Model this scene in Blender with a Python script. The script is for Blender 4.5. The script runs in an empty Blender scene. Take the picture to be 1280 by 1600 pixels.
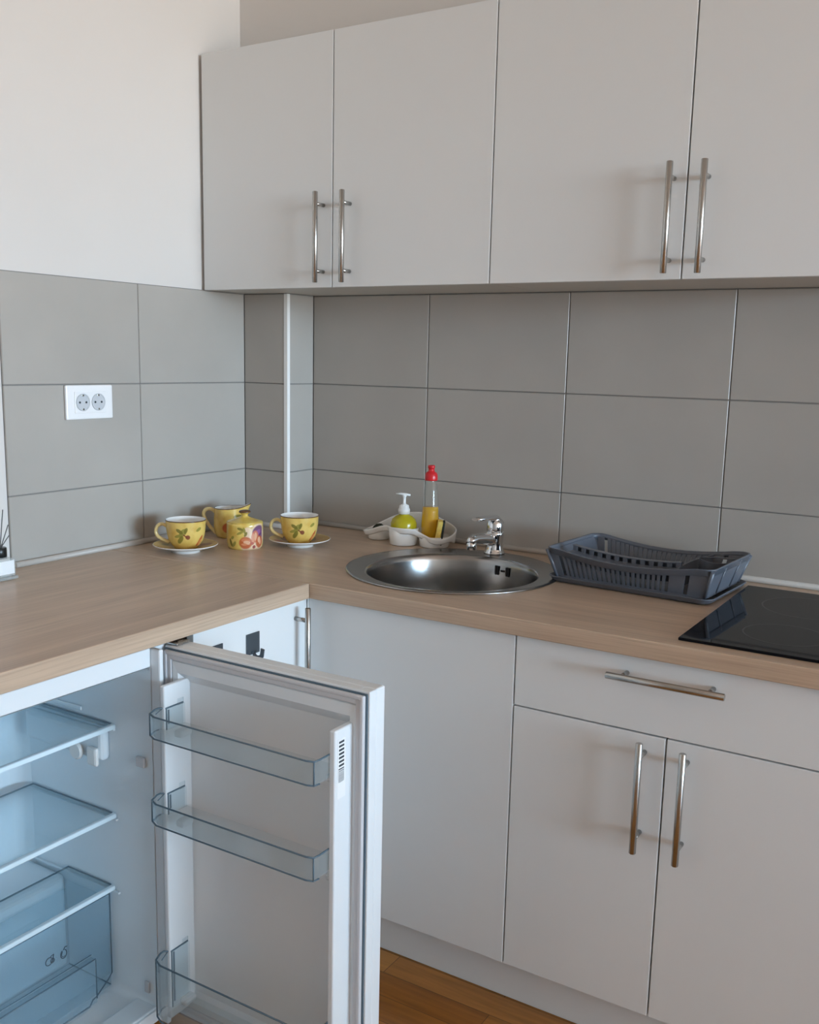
import bpy, bmesh, math, random
from mathutils import Vector, Matrix
R = random.Random(7)
S = bpy.context.scene
COL = S.collection
PI = math.pi

# ------------------------------------------------------------------ camera
cam_d = bpy.data.cameras.new('camera')
cam = bpy.data.objects.new('camera', cam_d); COL.objects.link(cam)
F = 1543.907
cam_d.sensor_fit = 'AUTO'; cam_d.sensor_width = 36.0
cam_d.lens = F/1600*36.0
cam_d.shift_x = -5.48/1600; cam_d.shift_y = 33.16/1600
cam_d.clip_start = 0.02
_r = Vector((0.8503435, 0.52576625, 0.02204057)); _u = Vector((-0.10955267, 0.13590685, 0.9846459))
_f = Vector((-0.51469812, 0.83970184, -0.1731666))
M = Matrix(((_r.x, _u.x, -_f.x, 1.92072), (_r.y, _u.y, -_f.y, -2.30856), (_r.z, _u.z, -_f.z, 1.34356), (0, 0, 0, 1)))
cam.matrix_world = M
S.camera = cam

# ------------------------------------------------------------------ light
W = bpy.data.worlds.new('daylight'); S.world = W; W.use_nodes = True
nt = W.node_tree; bg = nt.nodes['Background']; bg.inputs[1].default_value = 59.0      # bright sky over warm ground outside the window
tc = nt.nodes.new('ShaderNodeTexCoord'); sp = nt.nodes.new('ShaderNodeSeparateXYZ'); nt.links.new(tc.outputs['Generated'], sp.inputs[0])
mr = nt.nodes.new('ShaderNodeMapRange'); mr.inputs[1].default_value = -.05; mr.inputs[2].default_value = .07
nt.links.new(sp.outputs['Z'], mr.inputs[0])
mx = nt.nodes.new('ShaderNodeMixRGB'); mx.inputs[1].default_value = (.50, .51, .50, 1); mx.inputs[2].default_value = (.60, .885, 1.15, 1)
nt.links.new(mr.outputs[0], mx.inputs[0])
hz = nt.nodes.new('ShaderNodeMapRange'); hz.inputs[1].default_value = .045; hz.inputs[2].default_value = .185      # hazy sky, brightest at the horizon
hz.inputs[3].default_value = 1.0; hz.inputs[4].default_value = .20; nt.links.new(sp.outputs['Z'], hz.inputs[0])
vs = nt.nodes.new('ShaderNodeVectorMath'); vs.operation = 'SCALE'; nt.links.new(mx.outputs[0], vs.inputs[0]); nt.links.new(hz.outputs[0], vs.inputs['Scale'])
nt.links.new(vs.outputs[0], bg.inputs[0])
XR, YF, HC = 9.0, -5.2, 2.62                                 # room: right wall, front wall, ceiling
wy0, wy1, wz0, wz1 = -3.7, -.4, .75, 2.4                    # window in the right wall
def portal(name, loc, direction, sx, sy):
    d = bpy.data.lights.new(name, 'AREA'); d.shape = 'RECTANGLE'; d.size = sx; d.size_y = sy; d.cycles.is_portal = True
    o = bpy.data.objects.new(name, d); COL.objects.link(o); o.location = loc
    o.rotation_euler = Vector(direction).to_track_quat('-Z', 'Y').to_euler()
    return o
portal('window_portal', (XR+.05, (wy0+wy1)/2, (wz0+wz1)/2), (-1, 0, 0), wy1-wy0, wz1-wz0)
S.cycles.transparent_max_bounces = 32; S.cycles.max_bounces = 14; S.cycles.diffuse_bounces = 6

S.view_settings.view_transform = 'Standard'; S.view_settings.look = 'None'
S.view_settings.exposure = 0.0; S.view_settings.gamma = 1.0; S.view_settings.use_curve_mapping = False

# ------------------------------------------------------------------ materials
def mat(name, color, rough=0.5, metal=0.0, spec=0.5, coat=0.0, noise=0.0, nscale=(6, 6, 6), bump=0.0, bscale=200, trans=0.0, ior=1.45):
    m = bpy.data.materials.new(name); m.use_nodes = True
    nt = m.node_tree; b = nt.nodes['Principled BSDF']
    b.inputs['Base Color'].default_value = (*color, 1); b.inputs['Roughness'].default_value = rough
    b.inputs['Metallic'].default_value = metal; b.inputs['Specular IOR Level'].default_value = spec
    b.inputs['Coat Weight'].default_value = coat; b.inputs['Coat Roughness'].default_value = 0.05
    b.inputs['Transmission Weight'].default_value = trans; b.inputs['IOR'].default_value = ior
    tc = nt.nodes.new('ShaderNodeTexCoord')
    mp = nt.nodes.new('ShaderNodeMapping'); mp.inputs['Scale'].default_value = nscale
    nt.links.new(tc.outputs['Object'], mp.inputs[0])
    if noise:
        n = nt.nodes.new('ShaderNodeTexNoise'); n.inputs['Scale'].default_value = 1; n.inputs['Detail'].default_value = 5
        nt.links.new(mp.outputs[0], n.inputs['Vector'])
        r = nt.nodes.new('ShaderNodeMapRange'); r.inputs[1].default_value = .25; r.inputs[2].default_value = .75
        r.inputs[3].default_value = 1-noise; r.inputs[4].default_value = 1+noise
        nt.links.new(n.outputs['Fac'], r.inputs[0])
        v = nt.nodes.new('ShaderNodeVectorMath'); v.operation = 'SCALE'; v.inputs[0].default_value = color
        nt.links.new(r.outputs[0], v.inputs['Scale']); nt.links.new(v.outputs[0], b.inputs['Base Color'])
    if bump:
        n2 = nt.nodes.new('ShaderNodeTexNoise'); n2.inputs['Scale'].default_value = bscale; n2.inputs['Detail'].default_value = 3
        nt.links.new(tc.outputs['Object'], n2.inputs['Vector'])
        bp = nt.nodes.new('ShaderNodeBump'); bp.inputs['Strength'].default_value = bump; bp.inputs['Distance'].default_value = .002
        nt.links.new(n2.outputs['Fac'], bp.inputs['Height']); nt.links.new(bp.outputs[0], b.inputs['Normal'])
    return m

def wood(name, axis, c1, c2, c3, rough=0.33):
    m = bpy.data.materials.new(name); m.use_nodes = True; nt = m.node_tree; b = nt.nodes['Principled BSDF']
    tc = nt.nodes.new('ShaderNodeTexCoord')
    def noise(sc, det=6, dist=0.0):
        mp = nt.nodes.new('ShaderNodeMapping'); mp.inputs['Scale'].default_value = sc
        nt.links.new(tc.outputs['Object'], mp.inputs[0])
        n = nt.nodes.new('ShaderNodeTexNoise'); n.inputs['Scale'].default_value = 1; n.inputs['Detail'].default_value = det
        n.inputs['Distortion'].default_value = dist
        nt.links.new(mp.outputs[0], n.inputs['Vector']); return n
    a = (1.2, 24, 24) if axis == 'x' else (24, 1.2, 24)
    f = (6, 260, 260) if axis == 'x' else (260, 6, 260)
    n1 = noise(a, 5, .6); n2 = noise(f, 3)
    cr = nt.nodes.new('ShaderNodeValToRGB'); e = cr.color_ramp.elements
    e[0].position = .28; e[0].color = (*c2, 1); e[1].position = .72; e[1].color = (*c1, 1)
    x = cr.color_ramp.elements.new(.5); x.color = (*[(p+q)/2 for p, q in zip(c1, c2)], 1)
    nt.links.new(n1.outputs['Fac'], cr.inputs[0])
    mr = nt.nodes.new('ShaderNodeMapRange'); mr.inputs[1].default_value = .42; mr.inputs[2].default_value = .78
    mr.inputs[3].default_value = 0; mr.inputs[4].default_value = .55
    nt.links.new(n2.outputs['Fac'], mr.inputs[0])
    mx = nt.nodes.new('ShaderNodeMixRGB'); mx.inputs[2].default_value = (*c3, 1)
    nt.links.new(mr.outputs[0], mx.inputs[0]); nt.links.new(cr.outputs[0], mx.inputs[1])
    nt.links.new(mx.outputs[0], b.inputs['Base Color'])
    b.inputs['Roughness'].default_value = rough
    bp = nt.nodes.new('ShaderNodeBump'); bp.inputs['Strength'].default_value = .15; bp.inputs['Distance'].default_value = .001
    nt.links.new(n2.outputs['Fac'], bp.inputs['Height']); nt.links.new(bp.outputs[0], b.inputs['Normal'])
    return m

def parquet(name):
    m = bpy.data.materials.new(name); m.use_nodes = True; nt = m.node_tree; b = nt.nodes['Principled BSDF']
    tc = nt.nodes.new('ShaderNodeTexCoord')
    br = nt.nodes.new('ShaderNodeTexBrick'); br.offset = .37; br.inputs['Scale'].default_value = 1
    br.inputs['Brick Width'].default_value = .42; br.inputs['Row Height'].default_value = .07
    br.inputs['Mortar Size'].default_value = .0008; br.inputs['Bias'].default_value = 0
    br.inputs['Color1'].default_value = (.30, .11, .018, 1); br.inputs['Color2'].default_value = (.56, .26, .055, 1)
    br.inputs['Mortar'].default_value = (.10, .045, .015, 1)
    nt.links.new(tc.outputs['Object'], br.inputs['Vector'])
    mp = nt.nodes.new('ShaderNodeMapping'); mp.inputs['Scale'].default_value = (5, 70, 5)
    nt.links.new(tc.outputs['Object'], mp.inputs[0])
    n = nt.nodes.new('ShaderNodeTexNoise'); n.inputs['Scale'].default_value = 1; n.inputs['Detail'].default_value = 6
    nt.links.new(mp.outputs[0], n.inputs['Vector'])
    r = nt.nodes.new('ShaderNodeMapRange'); r.inputs[1].default_value = .3; r.inputs[2].default_value = .7
    r.inputs[3].default_value = .72; r.inputs[4].default_value = 1.2
    nt.links.new(n.outputs['Fac'], r.inputs[0])
    v = nt.nodes.new('ShaderNodeVectorMath'); v.operation = 'SCALE'
    nt.links.new(br.outputs['Color'], v.inputs[0]); nt.links.new(r.outputs[0], v.inputs['Scale'])
    nt.links.new(v.outputs[0], b.inputs['Base Color']); b.inputs['Roughness'].default_value = .28
    return m

def clear(name, tint, body=0.10, rough=0.04, bodycol=(.6, .75, .82)):
    """thin clear plastic or glass: see-through, mirror-like at a glancing angle, a little milky"""
    m = bpy.data.materials.new(name); m.use_nodes = True; nt = m.node_tree
    for n in list(nt.nodes): nt.nodes.remove(n)
    out = nt.nodes.new('ShaderNodeOutputMaterial'); t = nt.nodes.new('ShaderNodeBsdfTransparent'); t.inputs[0].default_value = (*tint, 1)
    d = nt.nodes.new('ShaderNodeBsdfDiffuse'); d.inputs[0].default_value = (*bodycol, 1)
    g = nt.nodes.new('ShaderNodeBsdfGlossy'); g.inputs['Roughness'].default_value = rough
    lw = nt.nodes.new('ShaderNodeLayerWeight'); lw.inputs[0].default_value = .5
    pw = nt.nodes.new('ShaderNodeMath'); pw.operation = 'POWER'; pw.inputs[1].default_value = 4.0; nt.links.new(lw.outputs['Facing'], pw.inputs[0])
    fr = nt.nodes.new('ShaderNodeMath'); fr.operation = 'MULTIPLY_ADD'; fr.inputs[1].default_value = .75; fr.inputs[2].default_value = .03; nt.links.new(pw.outputs[0], fr.inputs[0])
    m1 = nt.nodes.new('ShaderNodeMixShader'); m1.inputs[0].default_value = body
    m2 = nt.nodes.new('ShaderNodeMixShader')
    nt.links.new(t.outputs[0], m1.inputs[1]); nt.links.new(d.outputs[0], m1.inputs[2])
    nt.links.new(fr.outputs[0], m2.inputs[0]); nt.links.new(m1.outputs[0], m2.inputs[1]); nt.links.new(g.outputs[0], m2.inputs[2])
    nt.links.new(m2.outputs[0], out.inputs[0])
    return m

def painted(name, base, blobs, rough=.18, coat=.4):
    """glazed ceramic with painted motifs: each blob = (centre, rotation, radii, colour)"""
    m = bpy.data.materials.new(name); m.use_nodes = True; nt = m.node_tree; b = nt.nodes['Principled BSDF']
    b.inputs['Roughness'].default_value = rough; b.inputs['Coat Weight'].default_value = coat
    tc = nt.nodes.new('ShaderNodeTexCoord')
    nz = nt.nodes.new('ShaderNodeTexNoise'); nz.inputs['Scale'].default_value = 35; nz.inputs['Detail'].default_value = 4
    nt.links.new(tc.outputs['Object'], nz.inputs['Vector'])
    mx = nt.nodes.new('ShaderNodeMixRGB'); mx.inputs[1].default_value = (*base, 1)
    mx.inputs[2].default_value = (base[0]*.82, base[1]*.66, base[2]*.45, 1)
    r0 = nt.nodes.new('ShaderNodeMapRange'); r0.inputs[1].default_value = .45; r0.inputs[2].default_value = .75
    nt.links.new(nz.outputs['Fac'], r0.inputs[0]); nt.links.new(r0.outputs[0], mx.inputs[0])
    cur = mx.outputs[0]
    wv = nt.nodes.new('ShaderNodeVectorMath'); wv.operation = 'MULTIPLY_ADD'; wv.inputs[1].default_value = (.006,)*3; 
    nt.links.new(nz.outputs['Color'], wv.inputs[0]); nt.links.new(tc.outputs['Object'], wv.inputs[2])
    sub = nt.nodes.new('ShaderNodeVectorMath'); sub.operation = 'SUBTRACT'; sub.inputs[1].default_value = (.003,)*3
    nt.links.new(wv.outputs[0], sub.inputs[0])
    for c, rot, rad, colr in blobs:
        mp = nt.nodes.new('ShaderNodeMapping'); mp.vector_type = 'TEXTURE'
        mp.inputs['Location'].default_value = c; mp.inputs['Rotation'].default_value = rot; mp.inputs['Scale'].default_value = rad
        nt.links.new(sub.outputs[0], mp.inputs[0])
        ln = nt.nodes.new('ShaderNodeVectorMath'); ln.operation = 'LENGTH'; nt.links.new(mp.outputs[0], ln.inputs[0])
        mr = nt.nodes.new('ShaderNodeMapRange'); mr.inputs[1].default_value = .85; mr.inputs[2].default_value = 1.05
        mr.inputs[3].default_value = .92; mr.inputs[4].default_value = 0
        nt.links.new(ln.outputs['Value'], mr.inputs[0])
        k = nt.nodes.new('ShaderNodeMixRGB'); k.inputs[2].default_value = (*colr, 1)
        nt.links.new(mr.outputs[0], k.inputs[0]); nt.links.new(cur, k.inputs[1]); cur = k.outputs[0]
    nt.links.new(cur, b.inputs['Base Color'])
    return m

WHITE = mat('white_paint', (.68, .645, .615), .85, noise=.015, nscale=(3, 3, 3), bump=.05, bscale=120)
FAR = mat('far_wall_paint', (.40, .39, .37), .9, noise=.02)
CEIL = mat('ceiling_paint', (.85, .82, .79), .9, noise=.01)
LAM = mat('white_laminate', (.745, .755, .755), .38, noise=.008, nscale=(2, 2, 2))
LAM_EDGE = mat('carcass_laminate', (.62, .60, .56), .5, noise=.01)
TILE = mat('grey_tile', (.415, .388, .355), .30, noise=.06, nscale=(4, 4, 4), bump=.02, bscale=40)
GROUT = mat('grout', (.22, .21, .20), .9, noise=.05, nscale=(60, 60, 60))
PROFILE = mat('white_profile', (.88, .87, .85), .3, noise=.01)
SEAL = mat('worktop_seal_strip', (.50, .46, .42), .35, noise=.04, nscale=(8, 8, 8))
OAK_X = wood('oak_worktop_along_x', 'x', (.62, .46, .335), (.46, .335, .24), (.33, .235, .165))
OAK_Y = wood('oak_worktop_along_y', 'y', (.62, .46, .335), (.46, .335, .24), (.33, .235, .165))
FLOOR = parquet('oak_parquet')
STEEL = mat('brushed_steel', (.46, .45, .43), .24, 1.0, noise=.05, nscale=(300, 300, 8))
SINKM = mat('sink_steel', (.36, .355, .35), .22, 1.0, noise=.04, nscale=(20, 20, 200))
CHROME = mat('chrome', (.80, .80, .81), .06, 1.0, noise=.01)
BLACKGLASS = mat('black_ceramic_glass', (.006, .006, .008), .04, 0, .14, noise=.02)
HOBRIM = mat('hob_edge', (.03, .03, .03), .2, noise=.02)
DARK = mat('dark_gap', (.02, .02, .022), .6, noise=.05)
GREYPL = mat('grey_rack_plastic', (.115, .125, .150), .33, noise=.06, nscale=(20, 20, 20))
FRW = mat('fridge_white', (.76, .79, .81), .32, noise=.008)
LINER = mat('fridge_liner', (.75, .83, .875), .35, noise=.012)
GASKET = mat('door_gasket', (.60, .60, .62), .5, noise=.02)
SHELFG = clear('shelf_glass', (.94, .975, .985), .10, .03, (.55, .75, .85))
SHELFT = mat('shelf_trim', (.72, .86, .93), .2, noise=.02)
BINC = clear('clear_plastic', (.93, .96, .97), .09, .05, (.62, .70, .74))
CRISP = clear('crisper_plastic', (.93, .965, .98), .10, .05, (.50, .64, .72))
BINE = mat('painted_dark_edge', (.10, .15, .19), .15, noise=.03)  # dark tint painted for internal reflection of clear edges; also fills gasket groove
PLW = mat('white_plastic', (.82, .82, .80), .35, noise=.01)
SOCK = mat('socket_plastic', (.86, .86, .87), .25, noise=.01)
SOCKD = mat('socket_recess', (.55, .57, .60), .4, noise=.01)
HOOK = mat('gunmetal_hook', (.085, .10, .115), .4, .5, noise=.05)
CERW = mat('white_glaze', (.86, .85, .83), .12, noise=.01)
CADDY = mat('caddy_ceramic', (.90, .89, .87), .22, noise=.02)
YLIQ = mat('yellow_detergent', (.78, .44, .006), .15, noise=.03)
YGRN = mat('yellow_green_soap', (.50, .42, .015), .2, noise=.04)
RED = mat('red_cap', (.62, .02, .025), .3, noise=.03)
SPY = mat('yellow_sponge', (.80, .58, .14), .9, noise=.12, nscale=(150, 150, 150), bump=.6, bscale=300)
SPD = mat('dark_scourer', (.05, .055, .04), .95, noise=.3, nscale=(200, 200, 200), bump=.8, bscale=400)
BLKP = mat('black_cap', (.01, .011, .012), .3, noise=.05)
REED = mat('reed', (.13, .125, .12), .8, noise=.2, nscale=(100, 100, 10))
BOTG = clear('bottle_glass', (.97, .98, .98), .28, .03, (.80, .86, .87))
LABEL = mat('paper_label', (.84, .85, .86), .6, noise=.01)
INK = mat('ink', (.04, .05, .06), .6, noise=.02)
BOTP = clear('bottle_plastic', (.96, .965, .955), .05, .06, (.6, .58, .52))

# ------------------------------------------------------------------ mesh helpers
class MB:
    def __init__(s): s.bm = bmesh.new()
    def _mi(s, faces, mi):
        for f in faces: f.material_index = mi
    def box(s, a, b, bev=0.0, mi=0, seg=2, rot=None):
        x0, y0, z0 = [min(p, q) for p, q in zip(a, b)]; x1, y1, z1 = [max(p, q) for p, q in zip(a, b)]
        t = bmesh.new()
        vs = [t.verts.new(p) for p in ((x0, y0, z0), (x1, y0, z0), (x1, y1, z0), (x0, y1, z0), (x0, y0, z1), (x1, y0, z1), (x1, y1, z1), (x0, y1, z1))]
        for q in ((0, 3, 2, 1), (4, 5, 6, 7), (0, 1, 5, 4), (1, 2, 6, 5), (2, 3, 7, 6), (3, 0, 4, 7)): t.faces.new([vs[i] for i in q])
        if bev: bmesh.ops.bevel(t, geom=list(t.edges), offset=bev, segments=seg, profile=.5, affect='EDGES')
        if rot: bmesh.ops.transform(t, matrix=rot, verts=list(t.verts))
        s._join(t, mi); return s
    def _join(s, t, mi):
        mp = {v: s.bm.verts.new(v.co) for v in t.verts}
        for f in t.faces:
            g = s.bm.faces.new([mp[v] for v in f.verts]); g.material_index = mi if mi is not None else f.material_index; g.smooth = f.smooth
        t.free()
    def lathe(s, prof, c=(0, 0), n=48, mi=0, close=False, smooth=True, a0=0.0):
        rings = []
        for r, z in prof:
            if r < 1e-6: rings.append([s.bm.verts.new((c[0], c[1], z))])
            else: rings.append([s.bm.verts.new((c[0]+r*math.cos(a0+2*PI*k/n), c[1]+r*math.sin(a0+2*PI*k/n), z)) for k in range(n)])
        for A, B in zip(rings, rings[1:]):
            for k in range(n):
                q = [A[k % len(A)], A[(k+1) % len(A)], B[(k+1) % len(B)], B[k % len(B)]]
                u = []
                for v in q:
                    if v not in u: u.append(v)
                if len(u) > 2:
                    f = s.bm.faces.new(u); f.material_index = mi; f.smooth = smooth
        return s
    def tube(s, pts, r, n=10, mi=0, cyc=False, caps=True, flat=1.0, upv=None):
        P = [Vector(p) for p in pts]; m = len(P); rr = r if isinstance(r, (list, tuple)) else [r]*m
        rings = []; prev = None
        for i, p in enumerate(P):
            if cyc: d = P[(i+1) % m]-P[i-1]
            else: d = P[min(i+1, m-1)]-P[max(i-1, 0)]
            d.normalize()
            if prev is None:
                h = Vector(upv) if upv else (Vector((0, 0, 1)) if abs(d.z) < .9 else Vector((1, 0, 0)))
            else: h = prev
            a = (h-d*h.dot(d)).normalized(); prev = a; b = d.cross(a)
            rings.append([s.bm.verts.new(p+rr[i]*(a*math.cos(2*PI*k/n)*flat+b*math.sin(2*PI*k/n))) for k in range(n)])
        L = list(zip(rings, rings[1:]))+([(rings[-1], rings[0])] if cyc else [])
        for A, B in L:
            for k in range(n):
                f = s.bm.faces.new((A[k], A[(k+1) % n], B[(k+1) % n], B[k])); f.smooth = True; f.material_index = mi
        if caps and not cyc:
            f = s.bm.faces.new(list(reversed(rings[0]))); f.material_index = mi
            f = s.bm.faces.new(rings[-1]); f.material_index = mi
        return s
    def cyl(s, a, b, r, n=20, mi=0, bev=0.0):
        a = Vector(a); b = Vector(b); d = (b-a).normalized()
        if bev: return s.tube([a, a+d*.0001, a+d*bev, b-d*bev, b-d*.0001, b], [r-bev, r-bev, r, r, r-bev, r-bev], n, mi)
        return s.tube([a, b], r, n, mi)
    def prism(s, poly, z0, z1, mi=0, bev=0.0, smooth=False):
        t = bmesh.new()
        A = [t.verts.new((x, y, z0)) for x, y in poly]; B = [t.verts.new((x, y, z1)) for x, y in poly]; n = len(poly)
        t.faces.new(list(reversed(A))); t.faces.new(B)
        for k in range(n): 
            f = t.faces.new((A[k], A[(k+1) % n], B[(k+1) % n], B[k])); f.smooth = smooth
        bmesh.ops.recalc_face_normals(t, faces=t.faces)
        if bev: bmesh.ops.bevel(t, geom=list(t.edges), offset=bev, segments=2, profile=.5, affect='EDGES')
        s._join(t, mi); return s
    def strip(s, A, B, mi=0, cyc=False, smooth=True):
        a = [s.bm.verts.new(p) for p in A]; b = [s.bm.verts.new(p) for p in B]; n = len(a)
        for k in range(n if cyc else n-1):
            f = s.bm.faces.new((a[k], a[(k+1) % n], b[(k+1) % n], b[k])); f.material_index = mi; f.smooth = smooth
        return s
    def loft(s, rings, mi=0, smooth=True, cap=False):
        V = [[s.bm.verts.new(p) for p in r] for r in rings]; n = len(V[0])
        for A, B in zip(V, V[1:]):
            for k in range(n):
                f = s.bm.faces.new((A[k], A[(k+1) % n], B[(k+1) % n], B[k])); f.material_index = mi; f.smooth = smooth
        if cap:
            f = s.bm.faces.new(V[0]); f.material_index = mi; f = s.bm.faces.new(V[-1]); f.material_index = mi
        return s
    def quad(s, p, mi=0):
        f = s.bm.faces.new([s.bm.verts.new(q) for q in p]); f.material_index = mi; return s

def wloc(o):
    v = Vector((0, 0, 0))
    while o: v = v+Vector(o.location); o = o.parent
    return v
def obj(name, mb, mats, parent=None, local=False, loc=None, recalc=True):
    """links the collected shapes as ONE mesh object; shapes are in world space unless local"""
    if not isinstance(mats, (list, tuple)): mats = [mats]
    if recalc: bmesh.ops.recalc_face_normals(mb.bm, faces=mb.bm.faces)
    me = bpy.data.meshes.new(name)
    if not local:
        off = wloc(parent) if parent else Vector(loc or (0, 0, 0))
        bmesh.ops.translate(mb.bm, verts=mb.bm.verts, vec=-off)
    mb.bm.to_mesh(me); mb.bm.free()
    for m in mats: me.materials.append(m)
    o = bpy.data.objects.new(name, me); COL.objects.link(o)
    if parent: o.parent = parent
    if loc is not None: o.location = loc
    return o
def tag(o, label, cat, group=None):
    o['label'] = label; o['category'] = cat
    if group: o['group'] = group
    return o
def thing(name, label, cat, loc=(0, 0, 0), group=None, rz=0.0):
    o = bpy.data.objects.new(name, None); COL.objects.link(o); o.location = loc; o.rotation_euler = (0, 0, rz)
    o.empty_display_size = .05
    return tag(o, label, cat, group)
def struct(o): o['kind'] = 'structure'; return o
def copy_tree(o, parent=None):
    c = o.copy(); COL.objects.link(c)
    if parent: c.parent = parent
    for ch in list(o.children): copy_tree(ch, c)
    return c

# ------------------------------------------------------------------ constants of the place
UT_ = 2.1105
ZT, ZB = .8575, .8225        # worktop top / underside
D = .63                      # worktop depth
FY = -.609                   # front plane of the right-hand run doors
FX = .609                    # front plane of the left-hand run doors
A_, B_ = .1186, .1552        # boxed pipe in the corner

# ------------------------------------------------------------------ room shell
struct(obj('floor', MB().box((-.1, YF-.1, -.05), (XR+.1, .1, 0)), FLOOR))
struct(obj('ceiling', MB().box((-.1, YF-.1, HC), (XR+.1, .1, HC+.05)), CEIL))
wl = struct(obj('wall_left', MB().box((-.108, YF-.1, 0), (-.008, .1, HC)), WHITE))
wb = MB().box((-.008, .008, 0), (XR, .108, HC))
wb = struct(obj('wall_back', wb, WHITE))
bx = MB().box((-.008, -A_+.008, 0), (B_-.008, .008, UT_))
bx = struct(obj('wall_boxing', bx, WHITE))
struct(obj('wall_soffit', MB().box((-.008, -A_, UT_+.0005), (XR, .008, HC)), WHITE))
# right wall with the window the daylight comes through
m = MB()
m.box((XR, YF-.1, 0), (XR+.1, wy0, HC)); m.box((XR, wy1, 0), (XR+.1, .1, HC))
m.box((XR, wy0, 0), (XR+.1, wy1, wz0)); m.box((XR, wy0, wz1), (XR+.1, wy1, HC))
struct(obj('wall_right', m, WHITE))
m = MB()
for a, b in (((wy0, wz0), (wy0+.06, wz1)), ((wy1-.06, wz0), (wy1, wz1)), ((wy0, wz0), (wy1, wz0+.06)), ((wy0, wz1-.06), (wy1, wz1)), ((wy0*.5+wy1*.5-.03, wz0), (wy0*.5+wy1*.5+.03, wz1))):
    m.box((XR+.02, a[0], a[1]), (XR+.08, b[0], b[1]), .004)
w1 = struct(obj('window_1', m, PROFILE))
struct(obj('wall_front', MB().box((-.1, YF-.1, 0), (XR+.1, YF, HC)), FAR))

# tiling (real tiles with open joints on a grout bed)
TW, X1 = .4009, .5404
ROWS = [(ZT+.002, 1.0198), (1.0198, 1.2679), (1.2679, 1.5150)]
G = .0013
m = MB(); m.box((B_-.002, .0025, ZT), (2.75, .008, 1.5155), mi=1)
xs = [B_, X1]
while xs[-1] < 2.6: xs.append(xs[-1]+TW)
for z0, z1 in ROWS:
    for a, b in zip(xs, xs[1:]): m.box((a+G, 0, z0+G), (b-G, .006, z1-G), .0012, seg=1)
obj('tiling', m, [TILE, GROUT], wb)
m = MB(); m.box((-.008, -.912, ZT), (-.0025, -A_+.004, 1.5155), mi=1)
for z0, z1 in ROWS:
    for a, b in ((-.9135, -.5154), (-.5154, -A_)): m.box((-.006, a+G, z0+G), (0, b-G, z1-G), .0012, seg=1)
obj('tiling', m, [TILE, GROUT], wl)
m = MB(); m.box((-.006, -A_+.0025, ZT), (B_-.0025, .006, 1.5155), mi=1)
for z0, z1 in ROWS:
    m.box((.0005, -A_, z0+G), (B_-.0015, -A_+.006, z1-G), .0008, seg=1)
    m.box((B_-.006, -A_+.0015, z0+G), (B_, -.0005, z1-G), .0008, seg=1)
obj('tiling', m, [TILE, GROUT], bx)
m = MB().prism([(B_-.011, -A_-.001), (B_+.001, -A_-.001), (B_+.001, -A_+.011), (B_-.001, -A_+.011), (B_-.001, -A_+.001), (B_-.011, -A_+.001)], ZT, 1.514)
struct(obj('trim_1', m, PROFILE))
# seal strips where the worktop meets the tiles
def seal(name, pts):
    return struct(obj(name, MB().tube(pts, .0075, 8), SEAL))
seal('trim_2', [(.0062, -.91, ZT+.006), (.0062, -A_-.008, ZT+.006)])
seal('trim_3', [(B_+.007, -.0066, ZT+.006), (2.098, -.0066, ZT+.006)])
seal('trim_4', [(.008, -A_-.0068, ZT+.006), (B_-.002, -A_-.0068, ZT+.006)])
seal('trim_5', [(B_+.0072, -A_+.002, ZT+.006), (B_+.0072, -.008, ZT+.006)])

# ------------------------------------------------------------------ handles and cabinets
def handle_mb(c, axis, out, L=.214, sp=.158, r=.0065, st=.035):
    """bar handle centred at c on the door face"""
    c = Vector(c); a = Vector(axis); o = Vector(out); m = MB()
    m.cyl(c+o*st-a*L/2, c+o*st+a*L/2, r, 20, bev=.0008)
    for s_ in (-1, 1):
        m.cyl(c+a*s_*sp/2+o*.0002, c+a*s_*sp/2+o*(st-.002), .0048, 14)
    return m
def panel_door(name, a, b, parent, bev=.0012):
    return obj(name, MB().box(a, b, bev), LAM, parent)
DT = .018
# upper cabinets
UY, UB, UT = -.2828, 1.5146, 2.1085
def upper(x0, x1, seam, label, poly):
    t = thing('wall_cabinet', label, 'cabinet', ((x0+x1)/2, UY/2, UB), 'wall cabinets above the worktop')
    obj('carcass', MB().prism(poly, UB+.001, UT, bev=.0008), LAM_EDGE, t)
    d1 = panel_door('door', (x0+.0015, UY, UB), (seam-.0015, UY+DT, UT), t)
    obj('handle', handle_mb((seam-.0265 if x0 > .1 else .4015, UY, 1.631), (0, 0, 1), (0, -1, 0)), STEEL, d1)
    d2 = panel_door('door', (seam+.0015, UY, UB), (x1-.0015, UY+DT, UT), t)
    obj('handle', handle_mb((seam+.042 if x0 > .1 else .481, UY, 1.630), (0, 0, 1), (0, -1, 0)), STEEL, d2)
    return t
c1 = upper(.002, .8641, .4281, 'white two-door wall cabinet in the corner, against the plain wall',
      [(.003, UY+DT+.001), (.8626, UY+DT+.001), (.8626, -.0015), (B_+.004, -.0015), (B_+.004, -A_-.004), (.003, -A_-.004)])
c2 = upper(.8641, 1.7330, 1.2987, 'white two-door wall cabinet directly over the drying rack',
      [(.8656, UY+DT+.001), (1.7315, UY+DT+.001), (1.7315, -.0015), (.8656, -.0015)])

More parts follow.
